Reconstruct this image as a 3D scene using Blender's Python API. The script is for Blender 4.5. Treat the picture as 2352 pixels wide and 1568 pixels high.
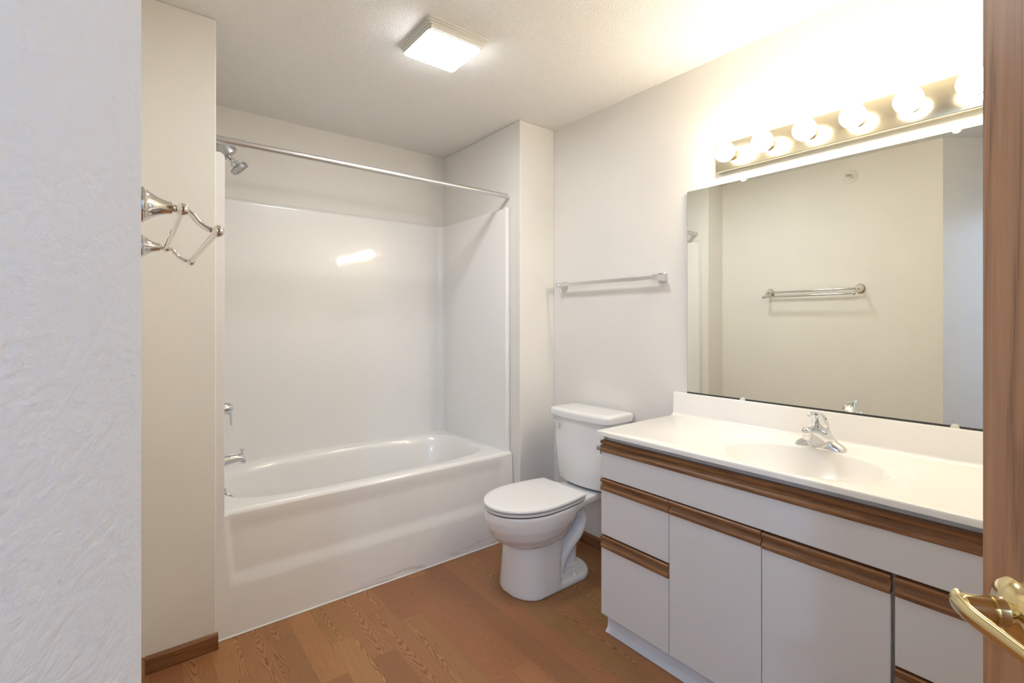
import bpy, bmesh, math, random
from mathutils import Vector, Matrix

random.seed(7)
S = bpy.context.scene
for o in list(bpy.data.objects):
    bpy.data.objects.remove(o)
COL = S.collection
PI = math.pi

# ------------------------------------------------------------------ camera
CAMH = 1.2743
cd = bpy.data.cameras.new('camera')
cam = bpy.data.objects.new('camera', cd)
COL.objects.link(cam)
cd.sensor_fit = 'HORIZONTAL'
cd.sensor_width = 36.0
cd.lens = 36.0 * 1118.75 / 2352.0
cd.shift_y = -49.0 / 2352.0
cd.clip_start = 0.02
cam.location = (0, 0, CAMH)
cam.rotation_euler = (math.radians(90), 0, math.radians(-38.2258))
S.camera = cam

# ------------------------------------------------------------------ world, exposure
S.view_settings.view_transform = 'Standard'
S.view_settings.look = 'None'
S.view_settings.gamma = 1.0
S.view_settings.use_curve_mapping = False
S.view_settings.exposure = 0.85
world = bpy.data.worlds.new('world')
S.world = world
world.use_nodes = True
world.node_tree.nodes['Background'].inputs[0].default_value = (0.75, 0.85, 1.0, 1)
world.node_tree.nodes['Background'].inputs[1].default_value = 0.3

# lamp strengths (the lamps themselves are built further down)
BULB = 30.0          # vanity globes
BULB_COL = (1.0, 0.875, 0.70)
FAN = 34.0           # ceiling fan light
FAN_COL = (0.93, 0.96, 1.0)
HALL = 212.0          # hall lamp globe
HALL_COL = (0.41, 0.61, 1.0)

# ------------------------------------------------------------------ room dimensions
W = 2.058            # right wall
YS = 2.195           # faces of the two wall ends beside the tub
XL, XR = 0.2676, 1.788   # tub alcove
YB = 3.0688          # alcove back wall
CZ = 2.44            # ceiling
XW = 0.0123          # left wall at its corner; it runs a degree out of square
YC = 0.74            # left wall corner with the hall
YF = 0.03            # wall at the vanity's near end
HD = Vector((-0.8, -0.6, 0))   # hall direction, away from the bathroom

# ------------------------------------------------------------------ helpers
ROOTS = {}

def finish(me, angle=35):
    for p in me.polygons:
        p.use_smooth = True
    me.set_sharp_from_angle(angle=math.radians(angle))

def obj(name, bm, mat, parent=None, smooth=35, local=False):
    me = bpy.data.meshes.new(name)
    bmesh.ops.recalc_face_normals(bm, faces=bm.faces[:])
    root = parent
    while root is not None and root.parent is not None:
        root = root.parent
    if root is not None and not local and root.name in ROOTS:
        bm.transform(ROOTS[root.name].inverted())
    bm.to_mesh(me)
    bm.free()
    if smooth:
        finish(me, smooth)
    o = bpy.data.objects.new(name, me)
    COL.objects.link(o)
    if mat is not None:
        me.materials.append(mat)
    if parent is not None:
        o.parent = parent
    return o

def tag(o, label, cat, group=None):
    o['label'] = label
    o['category'] = cat
    if group:
        o['group'] = group
    return o

def thing(name, label, cat, loc=(0, 0, 0), rotz=0.0, group=None):
    o = bpy.data.objects.new(name, None)
    o.empty_display_size = 0.05
    COL.objects.link(o)
    o.location = loc
    o.rotation_euler = (0, 0, rotz)
    ROOTS[o.name] = Matrix.Translation(loc) @ Matrix.Rotation(rotz, 4, 'Z')
    return tag(o, label, cat, group)

def struct(name, bm, mat, parent=None, smooth=35):
    o = obj(name, bm, mat, parent, smooth)
    if parent is None:
        o['kind'] = 'structure'
    return o

def add_box(bm, x0, x1, y0, y1, z0, z1, bev=0.0, seg=2):
    vs = [bm.verts.new((x, y, z)) for x in (x0, x1) for y in (y0, y1) for z in (z0, z1)]
    idx = [(0, 1, 3, 2), (4, 6, 7, 5), (0, 4, 5, 1), (2, 3, 7, 6), (0, 2, 6, 4), (1, 5, 7, 3)]
    fs = [bm.faces.new([vs[i] for i in f]) for f in idx]
    if bev > 0:
        es = list({e for f in fs for e in f.edges})
        bmesh.ops.bevel(bm, geom=es, offset=bev, segments=seg, profile=0.5, affect='EDGES')
    return bm

def bx(x0, x1, y0, y1, z0, z1, bev=0.0, seg=2):
    return add_box(bmesh.new(), x0, x1, y0, y1, z0, z1, bev, seg)

def add_loft(bm, rings, cap0=True, cap1=True, closed=True):
    R = [[bm.verts.new(p) for p in r] for r in rings]
    n = len(R[0])
    for a, b in zip(R[:-1], R[1:]):
        for i in range(n if closed else n - 1):
            j = (i + 1) % n
            bm.faces.new((a[i], a[j], b[j], b[i]))
    if cap0:
        bm.faces.new(list(reversed(R[0])))
    if cap1:
        bm.faces.new(R[-1])
    return bm

def frame(d):
    d = Vector(d).normalized()
    up = Vector((0, 0, 1)) if abs(d.z) < 0.9 else Vector((0, 1, 0))
    s = d.cross(up).normalized()
    u = s.cross(d).normalized()
    return d, s, u

def add_lathe(bm, origin, axis, prof, n=40, cap0=True, cap1=True):
    """prof: list of (t along axis, radius)."""
    d, s, u = frame(axis)
    o = Vector(origin)
    rings = []
    for t, r in prof:
        r = max(r, 1e-5)
        rings.append([o + d * t + (s * math.cos(2 * PI * i / n) + u * math.sin(2 * PI * i / n)) * r for i in range(n)])
    return add_loft(bm, rings, cap0, cap1)

def add_tube(bm, pts, rad, n=20, flat=None):
    """Sweep a circle (or an ellipse: flat = (side, up) factors) along pts."""
    P = [Vector(p) for p in pts]
    rads = rad if isinstance(rad, (list, tuple)) else [rad] * len(P)
    rings = []
    prev_s = None
    for k, p in enumerate(P):
        if k == 0:
            t = P[1] - P[0]
        elif k == len(P) - 1:
            t = P[-1] - P[-2]
        else:
            t = (P[k + 1] - P[k]).normalized() + (P[k] - P[k - 1]).normalized()
        d, s, u = frame(t)
        if prev_s is not None:
            s = (prev_s - d * prev_s.dot(d)).normalized()
            u = s.cross(d).normalized()
        prev_s = s
        fs, fu = flat if flat else (1, 1)
        rings.append([p + (s * math.cos(2 * PI * i / n) * fs + u * math.sin(2 * PI * i / n) * fu) * rads[k] for i in range(n)])
    return add_loft(bm, rings)

def add_sphere(bm, c, r, n=32, m=18, sc=(1, 1, 1)):
    rings = []
    for j in range(1, m):
        th = PI * j / m
        rings.append([(c[0] + r * sc[0] * math.sin(th) * math.cos(2 * PI * i / n),
                       c[1] + r * sc[1] * math.sin(th) * math.sin(2 * PI * i / n),
                       c[2] + r * sc[2] * math.cos(th)) for i in range(n)])
    return add_loft(bm, rings)

def spline(pts, n=8):
    P = [Vector(p) for p in pts]
    out = []
    for i in range(len(P) - 1):
        p0 = P[max(i - 1, 0)]; p1 = P[i]; p2 = P[i + 1]; p3 = P[min(i + 2, len(P) - 1)]
        for k in range(n):
            t = k / n
            out.append(0.5 * ((2 * p1) + (-p0 + p2) * t + (2 * p0 - 5 * p1 + 4 * p2 - p3) * t * t + (-p0 + 3 * p1 - 3 * p2 + p3) * t ** 3))
    out.append(P[-1])
    return out

def add_prism(bm, poly, z0, z1):
    a = [(x, y, z0) for x, y in poly]
    b = [(x, y, z1) for x, y in poly]
    return add_loft(bm, [a, b])

def superellipse(cx, cy, ax, ay, z, n=96, e=2.0):
    out = []
    for i in range(n):
        t = 2 * PI * i / n
        c, s = math.cos(t), math.sin(t)
        out.append((cx + ax * math.copysign(abs(c) ** (2 / e), c), cy + ay * math.copysign(abs(s) ** (2 / e), s), z))
    return out

def sstep(a, b, x):
    t = min(1.0, max(0.0, (x - a) / (b - a)))
    return t * t * (3 - 2 * t)

# ------------------------------------------------------------------ materials
def new_mat(name):
    m = bpy.data.materials.new(name)
    m.use_nodes = True
    nt = m.node_tree
    return m, nt, nt.nodes['Principled BSDF']

def pbr(name, col, rough, metal=0.0, coat=0.0, var=0.02, bump=0.0, bscale=60.0, spec=0.5, bdist=0.002, detail=2.0):
    m, nt, b = new_mat(name)
    N, L = nt.nodes, nt.links
    geo = N.new('ShaderNodeNewGeometry')
    nz = N.new('ShaderNodeTexNoise')
    nz.inputs['Scale'].default_value = 3.0
    nz.inputs['Detail'].default_value = 4.0
    L.new(geo.outputs['Position'], nz.inputs['Vector'])
    cr = N.new('ShaderNodeValToRGB')
    cr.color_ramp.elements[0].position = 0.3
    cr.color_ramp.elements[1].position = 0.7
    cr.color_ramp.elements[0].color = tuple(c * (1 - var) for c in col) + (1,)
    cr.color_ramp.elements[1].color = tuple(min(1, c * (1 + var)) for c in col) + (1,)
    L.new(nz.outputs['Fac'], cr.inputs['Fac'])
    L.new(cr.outputs['Color'], b.inputs['Base Color'])
    b.inputs['Roughness'].default_value = rough
    b.inputs['Metallic'].default_value = metal
    b.inputs['Coat Weight'].default_value = coat
    b.inputs['Coat Roughness'].default_value = 0.05
    b.inputs['Specular IOR Level'].default_value = spec
    if bump > 0:
        n2 = N.new('ShaderNodeTexNoise')
        n2.inputs['Scale'].default_value = bscale
        n2.inputs['Detail'].default_value = detail
        L.new(geo.outputs['Position'], n2.inputs['Vector'])
        bp = N.new('ShaderNodeBump')
        bp.inputs['Strength'].default_value = bump
        bp.inputs['Distance'].default_value = bdist
        L.new(n2.outputs['Fac'], bp.inputs['Height'])
        L.new(bp.outputs['Normal'], b.inputs['Normal'])
    return m

def emit(name, col, strength):
    m, nt, b = new_mat(name)
    b.inputs['Base Color'].default_value = (0.9, 0.9, 0.88, 1)
    b.inputs['Roughness'].default_value = 0.3
    b.inputs['Emission Color'].default_value = tuple(col) + (1,)
    b.inputs['Emission Strength'].default_value = strength
    return m

def wood(name, dark, mid, light, axis='Y', stretch=14.0, scale=9.0, rough=0.45, use_object=False, rings=5.0):
    """Straight-grained oak running along one axis."""
    m, nt, b = new_mat(name)
    N, L = nt.nodes, nt.links
    if use_object:
        tc = N.new('ShaderNodeTexCoord'); src = tc.outputs['Object']
    else:
        g = N.new('ShaderNodeNewGeometry'); src = g.outputs['Position']
    mp = N.new('ShaderNodeMapping')
    sc = [stretch] * 3
    sc['XYZ'.index(axis)] = 1.0
    mp.inputs['Scale'].default_value = sc
    L.new(src, mp.inputs['Vector'])
    n1 = N.new('ShaderNodeTexNoise')
    n1.inputs['Scale'].default_value = scale * 0.35
    n1.inputs['Detail'].default_value = 3
    n1.inputs['Distortion'].default_value = 0.6
    L.new(mp.outputs['Vector'], n1.inputs['Vector'])
    mu = N.new('ShaderNodeMath'); mu.operation = 'MULTIPLY'; mu.inputs[1].default_value = rings
    L.new(n1.outputs['Fac'], mu.inputs[0])
    fr = N.new('ShaderNodeMath'); fr.operation = 'PINGPONG'; fr.inputs[1].default_value = 0.5
    L.new(mu.outputs[0], fr.inputs[0])
    n2 = N.new('ShaderNodeTexNoise')
    n2.inputs['Scale'].default_value = scale * 6
    n2.inputs['Detail'].default_value = 5
    L.new(mp.outputs['Vector'], n2.inputs['Vector'])
    ad = N.new('ShaderNodeMath'); ad.operation = 'MULTIPLY_ADD'
    ad.inputs[1].default_value = 0.9
    L.new(fr.outputs[0], ad.inputs[0])
    m2 = N.new('ShaderNodeMath'); m2.operation = 'MULTIPLY'; m2.inputs[1].default_value = 0.5
    L.new(n2.outputs['Fac'], m2.inputs[0])
    L.new(m2.outputs[0], ad.inputs[2])
    cr = N.new('ShaderNodeValToRGB')
    e = cr.color_ramp.elements
    e[0].position = 0.18; e[0].color = tuple(dark) + (1,)
    e[1].position = 0.75; e[1].color = tuple(light) + (1,)
    k = e.new(0.42); k.color = tuple(mid) + (1,)
    L.new(ad.outputs[0], cr.inputs['Fac'])
    L.new(cr.outputs['Color'], b.inputs['Base Color'])
    b.inputs['Roughness'].default_value = rough
    bp = N.new('ShaderNodeBump'); bp.inputs['Strength'].default_value = 0.15; bp.inputs['Distance'].default_value = 0.001
    L.new(ad.outputs[0], bp.inputs['Height'])
    L.new(bp.outputs['Normal'], b.inputs['Normal'])
    return m

def floor_mat():
    """Oak-look vinyl strips running along Y, each strip with its own cathedral figure."""
    m, nt, b = new_mat('oak_vinyl_floor')
    N, L = nt.nodes, nt.links
    def math_(op, a=None, bb=None, c=None):
        n = N.new('ShaderNodeMath'); n.operation = op
        for i, v in enumerate((a, bb, c)):
            if v is None: continue
            if isinstance(v, (int, float)): n.inputs[i].default_value = v
            else: L.new(v, n.inputs[i])
        return n.outputs[0]
    g = N.new('ShaderNodeNewGeometry')
    sp = N.new('ShaderNodeSeparateXYZ'); L.new(g.outputs['Position'], sp.inputs[0])
    X, Y = sp.outputs[0], sp.outputs[1]
    PWID = 0.094
    u = math_('DIVIDE', math_('ADD', X, 5.016), PWID)
    row = math_('FLOOR', u)
    fu = math_('SUBTRACT', u, row)
    wn = N.new('ShaderNodeTexWhiteNoise'); wn.noise_dimensions = '1D'; L.new(row, wn.inputs['W'])
    off = math_('MULTIPLY', wn.outputs['Value'], 0.8)
    v = math_('DIVIDE', math_('ADD', math_('ADD', Y, 10.0), off), 0.80)
    col = math_('FLOOR', v)
    fv = math_('SUBTRACT', v, col)
    cb = N.new('ShaderNodeCombineXYZ'); L.new(row, cb.inputs[0]); L.new(col, cb.inputs[1])
    w2 = N.new('ShaderNodeTexWhiteNoise'); w2.noise_dimensions = '2D'; L.new(cb.outputs[0], w2.inputs['Vector'])
    rid = w2.outputs['Value']
    w3 = N.new('ShaderNodeTexWhiteNoise'); w3.noise_dimensions = '3D'
    cb3 = N.new('ShaderNodeCombineXYZ'); L.new(row, cb3.inputs[0]); L.new(col, cb3.inputs[1]); cb3.inputs[2].default_value = 4.7
    L.new(cb3.outputs[0], w3.inputs['Vector'])
    rid2 = w3.outputs['Value']
    # cathedral figure: contours of (x offset)^2 growing along y
    px = math_('MULTIPLY', math_('SUBTRACT', fu, math_('MULTIPLY_ADD', rid, 1.3, -0.15)), PWID)
    wob = N.new('ShaderNodeTexNoise'); wob.inputs['Scale'].default_value = 1.0; wob.inputs['Detail'].default_value = 3.0
    mpc = N.new('ShaderNodeCombineXYZ')
    L.new(math_('MULTIPLY', X, 16.0), mpc.inputs[0]); L.new(math_('MULTIPLY', Y, 3.2), mpc.inputs[1]); L.new(math_('MULTIPLY', rid, 37.0), mpc.inputs[2])
    L.new(mpc.outputs[0], wob.inputs['Vector'])
    dirn = math_('MULTIPLY_ADD', math_('GREATER_THAN', rid2, 0.5), 2.0, -1.0)
    yy = math_('MULTIPLY', math_('MULTIPLY', Y, dirn), 13.0)
    par = math_('ADD', math_('MULTIPLY', math_('MULTIPLY', px, px), 3400.0), yy)
    h = math_('ADD', par, math_('MULTIPLY', wob.outputs['Fac'], 7.0))
    ring = math_('PINGPONG', math_('MULTIPLY', h, 1.25), 0.5)      # 0..0.5
    ringm = math_('SMOOTH_MIN', math_('MULTIPLY', ring, 3.2), 0.85, 0.25)
    fine = N.new('ShaderNodeTexNoise'); fine.inputs['Scale'].default_value = 1.0; fine.inputs['Detail'].default_value = 4.0
    fc = N.new('ShaderNodeCombineXYZ')
    L.new(math_('MULTIPLY', X, 420.0), fc.inputs[0]); L.new(math_('MULTIPLY', Y, 14.0), fc.inputs[1]); L.new(math_('MULTIPLY', rid, 11.0), fc.inputs[2])
    L.new(fc.outputs[0], fine.inputs['Vector'])
    figure = math_('MULTIPLY_ADD', ringm, 0.62, math_('MULTIPLY', fine.outputs['Fac'], 0.55))
    soft = N.new('ShaderNodeTexNoise'); soft.inputs['Scale'].default_value = 2.2; soft.inputs['Detail'].default_value = 2.0
    L.new(mpc.outputs[0], soft.inputs['Vector'])
    # some strips show a strong figure, others are nearly plain
    strong = math_('MULTIPLY_ADD', math_('GREATER_THAN', rid2, 0.35), 0.62, 0.30)
    fig = math_('ADD', math_('MULTIPLY', figure, strong), math_('MULTIPLY', math_('SUBTRACT', 1.0, strong), 0.55))
    cr = N.new('ShaderNodeValToRGB')
    e = cr.color_ramp.elements
    e[0].position = 0.15; e[0].color = (0.115, 0.043, 0.013, 1)
    e[1].position = 0.85; e[1].color = (0.41, 0.188, 0.067, 1)
    k = e.new(0.50); k.color = (0.272, 0.117, 0.039, 1)
    L.new(fig, cr.inputs['Fac'])
    hs = N.new('ShaderNodeHueSaturation')
    L.new(cr.outputs['Color'], hs.inputs['Color'])
    L.new(math_('MULTIPLY_ADD', rid, 0.30, 0.85), hs.inputs['Value'])
    hs.inputs['Saturation'].default_value = 0.98
    L.new(math_('MULTIPLY_ADD', rid2, 0.016, 0.492), hs.inputs['Hue'])
    # seams
    seam = math_('MINIMUM', math_('MULTIPLY', math_('MINIMUM', fu, math_('SUBTRACT', 1.0, fu)), PWID),
                 math_('MULTIPLY', math_('MINIMUM', fv, math_('SUBTRACT', 1.0, fv)), 0.80))
    sm = math_('LESS_THAN', seam, 0.0007)
    mx = N.new('ShaderNodeMixRGB'); mx.inputs[2].default_value = (0.16, 0.06, 0.02, 1)
    L.new(math_('MULTIPLY', sm, 0.55), mx.inputs[0]); L.new(hs.outputs['Color'], mx.inputs[1])
    L.new(mx.outputs[0], b.inputs['Base Color'])
    b.inputs['Roughness'].default_value = 0.42
    bp = N.new('ShaderNodeBump'); bp.inputs['Strength'].default_value = 0.10; bp.inputs['Distance'].default_value = 0.001
    L.new(figure, bp.inputs['Height']); L.new(bp.outputs['Normal'], b.inputs['Normal'])
    return m

def ceiling_mat():
    m, nt, b = new_mat('popcorn_ceiling')
    N, L = nt.nodes, nt.links
    g = N.new('ShaderNodeNewGeometry')
    vo = N.new('ShaderNodeTexVoronoi'); vo.inputs['Scale'].default_value = 210.0
    L.new(g.outputs['Position'], vo.inputs['Vector'])
    nz = N.new('ShaderNodeTexNoise'); nz.inputs['Scale'].default_value = 300.0; nz.inputs['Detail'].default_value = 3.0
    L.new(g.outputs['Position'], nz.inputs['Vector'])
    ad = N.new('ShaderNodeMath'); ad.operation = 'SUBTRACT'
    L.new(nz.outputs['Fac'], ad.inputs[0]); L.new(vo.outputs['Distance'], ad.inputs[1])
    bp = N.new('ShaderNodeBump'); bp.inputs['Strength'].default_value = 0.75; bp.inputs['Distance'].default_value = 0.0032
    L.new(ad.outputs[0], bp.inputs['Height'])
    b.inputs['Base Color'].default_value = (0.92, 0.90, 0.86, 1)
    b.inputs['Roughness'].default_value = 0.95
    L.new(bp.outputs['Normal'], b.inputs['Normal'])
    return m

def tub_mat():
    """Glossy acrylic; grime along the foot of the apron."""
    m, nt, b = new_mat('white_acrylic')
    N, L = nt.nodes, nt.links
    g = N.new('ShaderNodeNewGeometry')
    sp = N.new('ShaderNodeSeparateXYZ'); L.new(g.outputs['Position'], sp.inputs[0])
    mp = N.new('ShaderNodeMapping'); mp.inputs['Scale'].default_value = (7, 7, 60)
    L.new(g.outputs['Position'], mp.inputs['Vector'])
    nz = N.new('ShaderNodeTexNoise'); nz.inputs['Scale'].default_value = 1.0; nz.inputs['Detail'].default_value = 6.0
    L.new(mp.outputs['Vector'], nz.inputs['Vector'])
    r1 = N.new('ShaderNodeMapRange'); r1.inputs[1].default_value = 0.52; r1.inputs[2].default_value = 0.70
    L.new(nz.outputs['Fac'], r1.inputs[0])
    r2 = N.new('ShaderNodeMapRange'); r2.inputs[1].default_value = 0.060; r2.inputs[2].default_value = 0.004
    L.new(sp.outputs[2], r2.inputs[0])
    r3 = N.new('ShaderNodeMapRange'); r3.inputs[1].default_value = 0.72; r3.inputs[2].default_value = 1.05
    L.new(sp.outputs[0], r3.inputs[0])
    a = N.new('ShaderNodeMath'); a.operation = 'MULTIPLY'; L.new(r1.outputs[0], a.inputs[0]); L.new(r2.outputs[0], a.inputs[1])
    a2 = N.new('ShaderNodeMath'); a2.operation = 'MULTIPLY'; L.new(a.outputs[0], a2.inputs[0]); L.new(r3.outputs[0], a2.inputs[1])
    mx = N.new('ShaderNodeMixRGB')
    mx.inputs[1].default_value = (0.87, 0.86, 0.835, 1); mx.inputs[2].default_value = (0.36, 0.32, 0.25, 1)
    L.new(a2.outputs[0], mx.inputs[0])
    L.new(mx.outputs[0], b.inputs['Base Color'])
    b.inputs['Roughness'].default_value = 0.28
    b.inputs['Coat Weight'].default_value = 0.5
    b.inputs['Coat Roughness'].default_value = 0.06
    n2 = N.new('ShaderNodeTexNoise'); n2.inputs['Scale'].default_value = 10.0; n2.inputs['Detail'].default_value = 1.0
    L.new(g.outputs['Position'], n2.inputs['Vector'])
    bp = N.new('ShaderNodeBump'); bp.inputs['Strength'].default_value = 0.13; bp.inputs['Distance'].default_value = 0.006
    L.new(n2.outputs['Fac'], bp.inputs['Height'])
    L.new(bp.outputs['Normal'], b.inputs['Normal']); L.new(bp.outputs['Normal'], b.inputs['Coat Normal'])
    return m

WALLC = (0.84, 0.815, 0.765)
M_wall = pbr('wall_paint', WALLC, 0.62, var=0.012, bump=0.22, bscale=240.0, bdist=0.0018, spec=0.35)
M_hall = pbr('hall_wall_paint', WALLC, 0.62, var=0.012, bump=0.5, bscale=95.0, bdist=0.004, spec=0.35, detail=3.0)
M_ceil = ceiling_mat()
M_floor = floor_mat()
M_tub = tub_mat()
M_base = wood('oak_baseboard', (0.13, 0.052, 0.018), (0.205, 0.088, 0.032), (0.29, 0.130, 0.050), axis='X', stretch=26, scale=12.0, rings=3.0)
M_baseY = wood('oak_baseboard_side', (0.13, 0.052, 0.018), (0.205, 0.088, 0.032), (0.29, 0.130, 0.050), axis='Y', stretch=26, scale=12.0, rings=3.0)
M_rail = wood('oak_rail', (0.12, 0.046, 0.016), (0.20, 0.084, 0.030), (0.31, 0.140, 0.052), axis='Y', stretch=26, scale=12.0, rough=0.4, rings=3.0)
M_door = wood('oak_door', (0.20, 0.085, 0.036), (0.38, 0.180, 0.080), (0.47, 0.240, 0.115), axis='Z', stretch=26, scale=2.6, rough=0.38, use_object=True, rings=5.0)
M_ceramic = pbr('white_ceramic', (0.84, 0.835, 0.83), 0.09, coat=0.4, var=0.005)
M_seat = pbr('white_seat_plastic', (0.85, 0.845, 0.84), 0.16, var=0.005)
M_lam = pbr('white_laminate', (0.735, 0.725, 0.72), 0.40, var=0.01, bump=0.08, bscale=500.0, bdist=0.0005)
M_lamin = pbr('cabinet_frame_tan', (0.48, 0.42, 0.35), 0.6, var=0.03)
M_marble = pbr('cultured_marble', (0.90, 0.875, 0.83), 0.24, coat=0.12, var=0.008)
M_chrome = pbr('chrome', (0.74, 0.75, 0.765), 0.06, metal=1.0, var=0.01)
M_nickel = pbr('polished_nickel', (0.76, 0.74, 0.70), 0.07, metal=1.0, var=0.01)
M_satin = pbr('satin_chrome', (0.50, 0.50, 0.485), 0.34, metal=1.0, var=0.02)
M_alu = pbr('aluminium_tube', (0.66, 0.66, 0.66), 0.34, metal=1.0, var=0.03)
M_brass = pbr('polished_brass', (0.80, 0.66, 0.36), 0.13, metal=1.0, var=0.03)
M_brassplate = pbr('brass_mirror_plate', (0.92, 0.85, 0.64), 0.15, metal=1.0, var=0.02)
M_mirror = pbr('mirror_silver', (0.935, 0.96, 0.905), 0.004, metal=1.0, var=0.002)
M_glassedge = pbr('mirror_green_edge', (0.30, 0.42, 0.38), 0.2, var=0.02)
M_plastic = pbr('white_plastic', (0.82, 0.80, 0.74), 0.35, var=0.01)
M_clip = pbr('clear_clip_plastic', (0.80, 0.78, 0.72), 0.2, var=0.01)
M_dark = pbr('dark_cavity', (0.05, 0.05, 0.055), 0.7, var=0.05)
M_grey = pbr('grey_plastic', (0.33, 0.33, 0.33), 0.4, var=0.03)
M_gasket_shadowgap = pbr('gasket_and_gap_shade', (0.06, 0.06, 0.06), 0.8, var=0.05)  # black for gasket and mirror channel; on the seat it paints gap shade
M_vinyl = pbr('cove_base_vinyl', (0.70, 0.72, 0.76), 0.38, var=0.01)
M_ink = pbr('grey_ink', (0.10, 0.10, 0.09), 0.5, var=0.02)
M_caulk = pbr('white_caulk', (0.80, 0.78, 0.74), 0.5, var=0.05)
M_bulb = emit('lit_globe', BULB_COL, BULB)
M_lens = emit('lit_diffuser', FAN_COL, FAN)
M_hlamp = emit('lit_hall_globe', HALL_COL, HALL)

# ------------------------------------------------------------------ the setting
struct('floor', bx(-2.6, 2.4, -2.4, 3.3, -0.06, 0.0), M_floor, smooth=0)
struct('ceiling', bx(-2.6, 2.4, -2.4, 3.3, CZ, CZ + 0.06), M_ceil, smooth=0)
struct('wall_right', bx(W, W + 0.1, YF - 0.1, YB + 0.1, 0, CZ), M_wall, smooth=0)
struct('wall_back', bx(XL, XR, YB, YB + 0.1, 0, CZ), M_wall, smooth=0)
struct('wall_back_right', bx(XR, W, YS, YB + 0.1, 0, CZ, 0.004), M_wall, smooth=0)
struct('wall_back_left', bx(XW - 0.1, XL, YS, YB + 0.1, 0, CZ, 0.004), M_wall, smooth=0)
n_in = Vector((-0.6, 0.8, 0))
C0 = Vector((XW, YC, 0))
LEN = 2.3
E0 = C0 + HD * LEN
m1 = C0 + n_in * 0.1 + HD * 0.05
struct('wall_left', add_prism(bmesh.new(), [(XW, YC), (0.036, YS), (XW - 0.1, YS), (XW - 0.1, m1.y)], 0, CZ), M_wall, smooth=0)
struct('wall_hall_left', add_prism(bmesh.new(), [(C0.x, C0.y), (m1.x, m1.y), tuple((E0 + n_in * 0.1).xy), tuple(E0.xy)], 0, CZ), M_hall, smooth=0)
C1 = Vector(((0.47 + 0.8 * YF) / 0.6, YF, 0))
E1 = E0 + Vector((0.6, -0.8, 0)) * (0.47 + 0.585 + 0.0)
struct('wall_front', add_prism(bmesh.new(), [(C1.x, YF), (W, YF), (W, YF - 0.1), (C1.x + 0.03, YF - 0.1)], 0, CZ), M_wall, smooth=0)
struct('wall_hall_right', add_prism(bmesh.new(), [(C1.x, C1.y), (C1.x + 0.03, YF - 0.1), tuple((E1 - n_in * 0.1).xy), tuple(E1.xy)], 0, CZ), M_hall, smooth=0)
struct('wall_hall_end', add_prism(bmesh.new(), [tuple(E0.xy), tuple(E1.xy), tuple((E1 + HD * 0.1).xy), tuple((E0 + HD * 0.1).xy)], 0, CZ), M_hall, smooth=0)

hp0, hp1 = C0 + HD * 0.90, E1 - HD * (LEN - 0.90)
struct('wall_hall_header', add_prism(bmesh.new(), [tuple(hp0.xy), tuple(hp1.xy), tuple((hp1 + HD * 0.11).xy), tuple((hp0 + HD * 0.11).xy)], 2.035, CZ), M_hall, smooth=0)

def wx(y):
    return XW + (0.036 - XW) * (y - YC) / (YS - YC)

def baseboard_profile(t=0.012, h=0.064):
    return [(0, 0), (t, 0), (t, h - 0.011), (t - 0.004, h - 0.004), (0.002, h), (0, h)]

def baseboard_x(y_wall, x0, x1):         # on a wall facing -Y
    bm = bmesh.new()
    rings = [[(x, y_wall - a, b) for a, b in baseboard_profile()] for x in (x0, x1)]
    return add_loft(bm, rings)
def baseboard_y(x_wall, y0, y1, sgn):    # on a wall facing sgn*X
    bm = bmesh.new()
    rings = [[(x_wall + sgn * a, y, b) for a, b in baseboard_profile()] for y in (y0, y1)]
    return add_loft(bm, rings)
struct('baseboard_back', baseboard_x(YS, 0.048, XL + 0.006), M_base, smooth=25)
struct('baseboard_left', add_loft(bmesh.new(), [[(wx(y) + a, y, b) for a, b in baseboard_profile()] for y in (YC + 0.004, YS)]), M_baseY, smooth=25)
struct('baseboard_right', baseboard_y(W, 1.345, YS - 0.012, -1), M_baseY, smooth=25)
struct('baseboard_back_right', baseboard_x(YS, XR, W), M_base, smooth=25)

# ------------------------------------------------------------------ bathtub with surround
TF = 2.236      # apron face at the floor
TZ = 0.497      # rim height
IX0, IX1 = 0.306, 1.757   # inner faces of the surround
IYB = 3.036
t = thing('bathtub_surround', 'one-piece white acrylic bathtub with glossy wall panels in the alcove', 'bathtub', (XL, TF, 0))
bm = bmesh.new()
# apron with a shallow recess and a ledge
nx, nz_ = 300, 90
XA0, XA1 = XL + 0.003, XR - 0.003
def apron_y(x, z):
    lean = 0.030 * z / TZ                      # top leans in
    left = IX0 + 0.018 - 0.020 * (z - 0.2) / 0.3
    rec = sstep(left - 0.004, left + 0.022, x) * (1 - sstep(IX1 - 0.075, IX1 - 0.025, x))
    ledge = sstep(0.185, 0.255, z)
    roll = sstep(0.40, 0.48, z)
    return TF + lean + rec * 0.010 * ledge * (1 - 0.8 * roll) + 0.0
rows = []
for j in range(nz_ + 1):
    z = (TZ - 0.014) * j / nz_
    rows.append([(XA0 + (XA1 - XA0) * i / nx, apron_y(XA0 + (XA1 - XA0) * i / nx, z), z) for i in range(nx + 1)])
# rolled front lip
ylip = TF + 0.030
for k in range(1, 7):
    a = PI / 2 * k / 6
    rows.append([(XA0 + (XA1 - XA0) * i / nx, ylip + 0.004 + 0.014 * (1 - math.cos(a)), TZ - 0.014 + 0.014 * math.sin(a)) for i in range(nx + 1)])
add_loft(bm, rows, False, False, closed=False)
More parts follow.
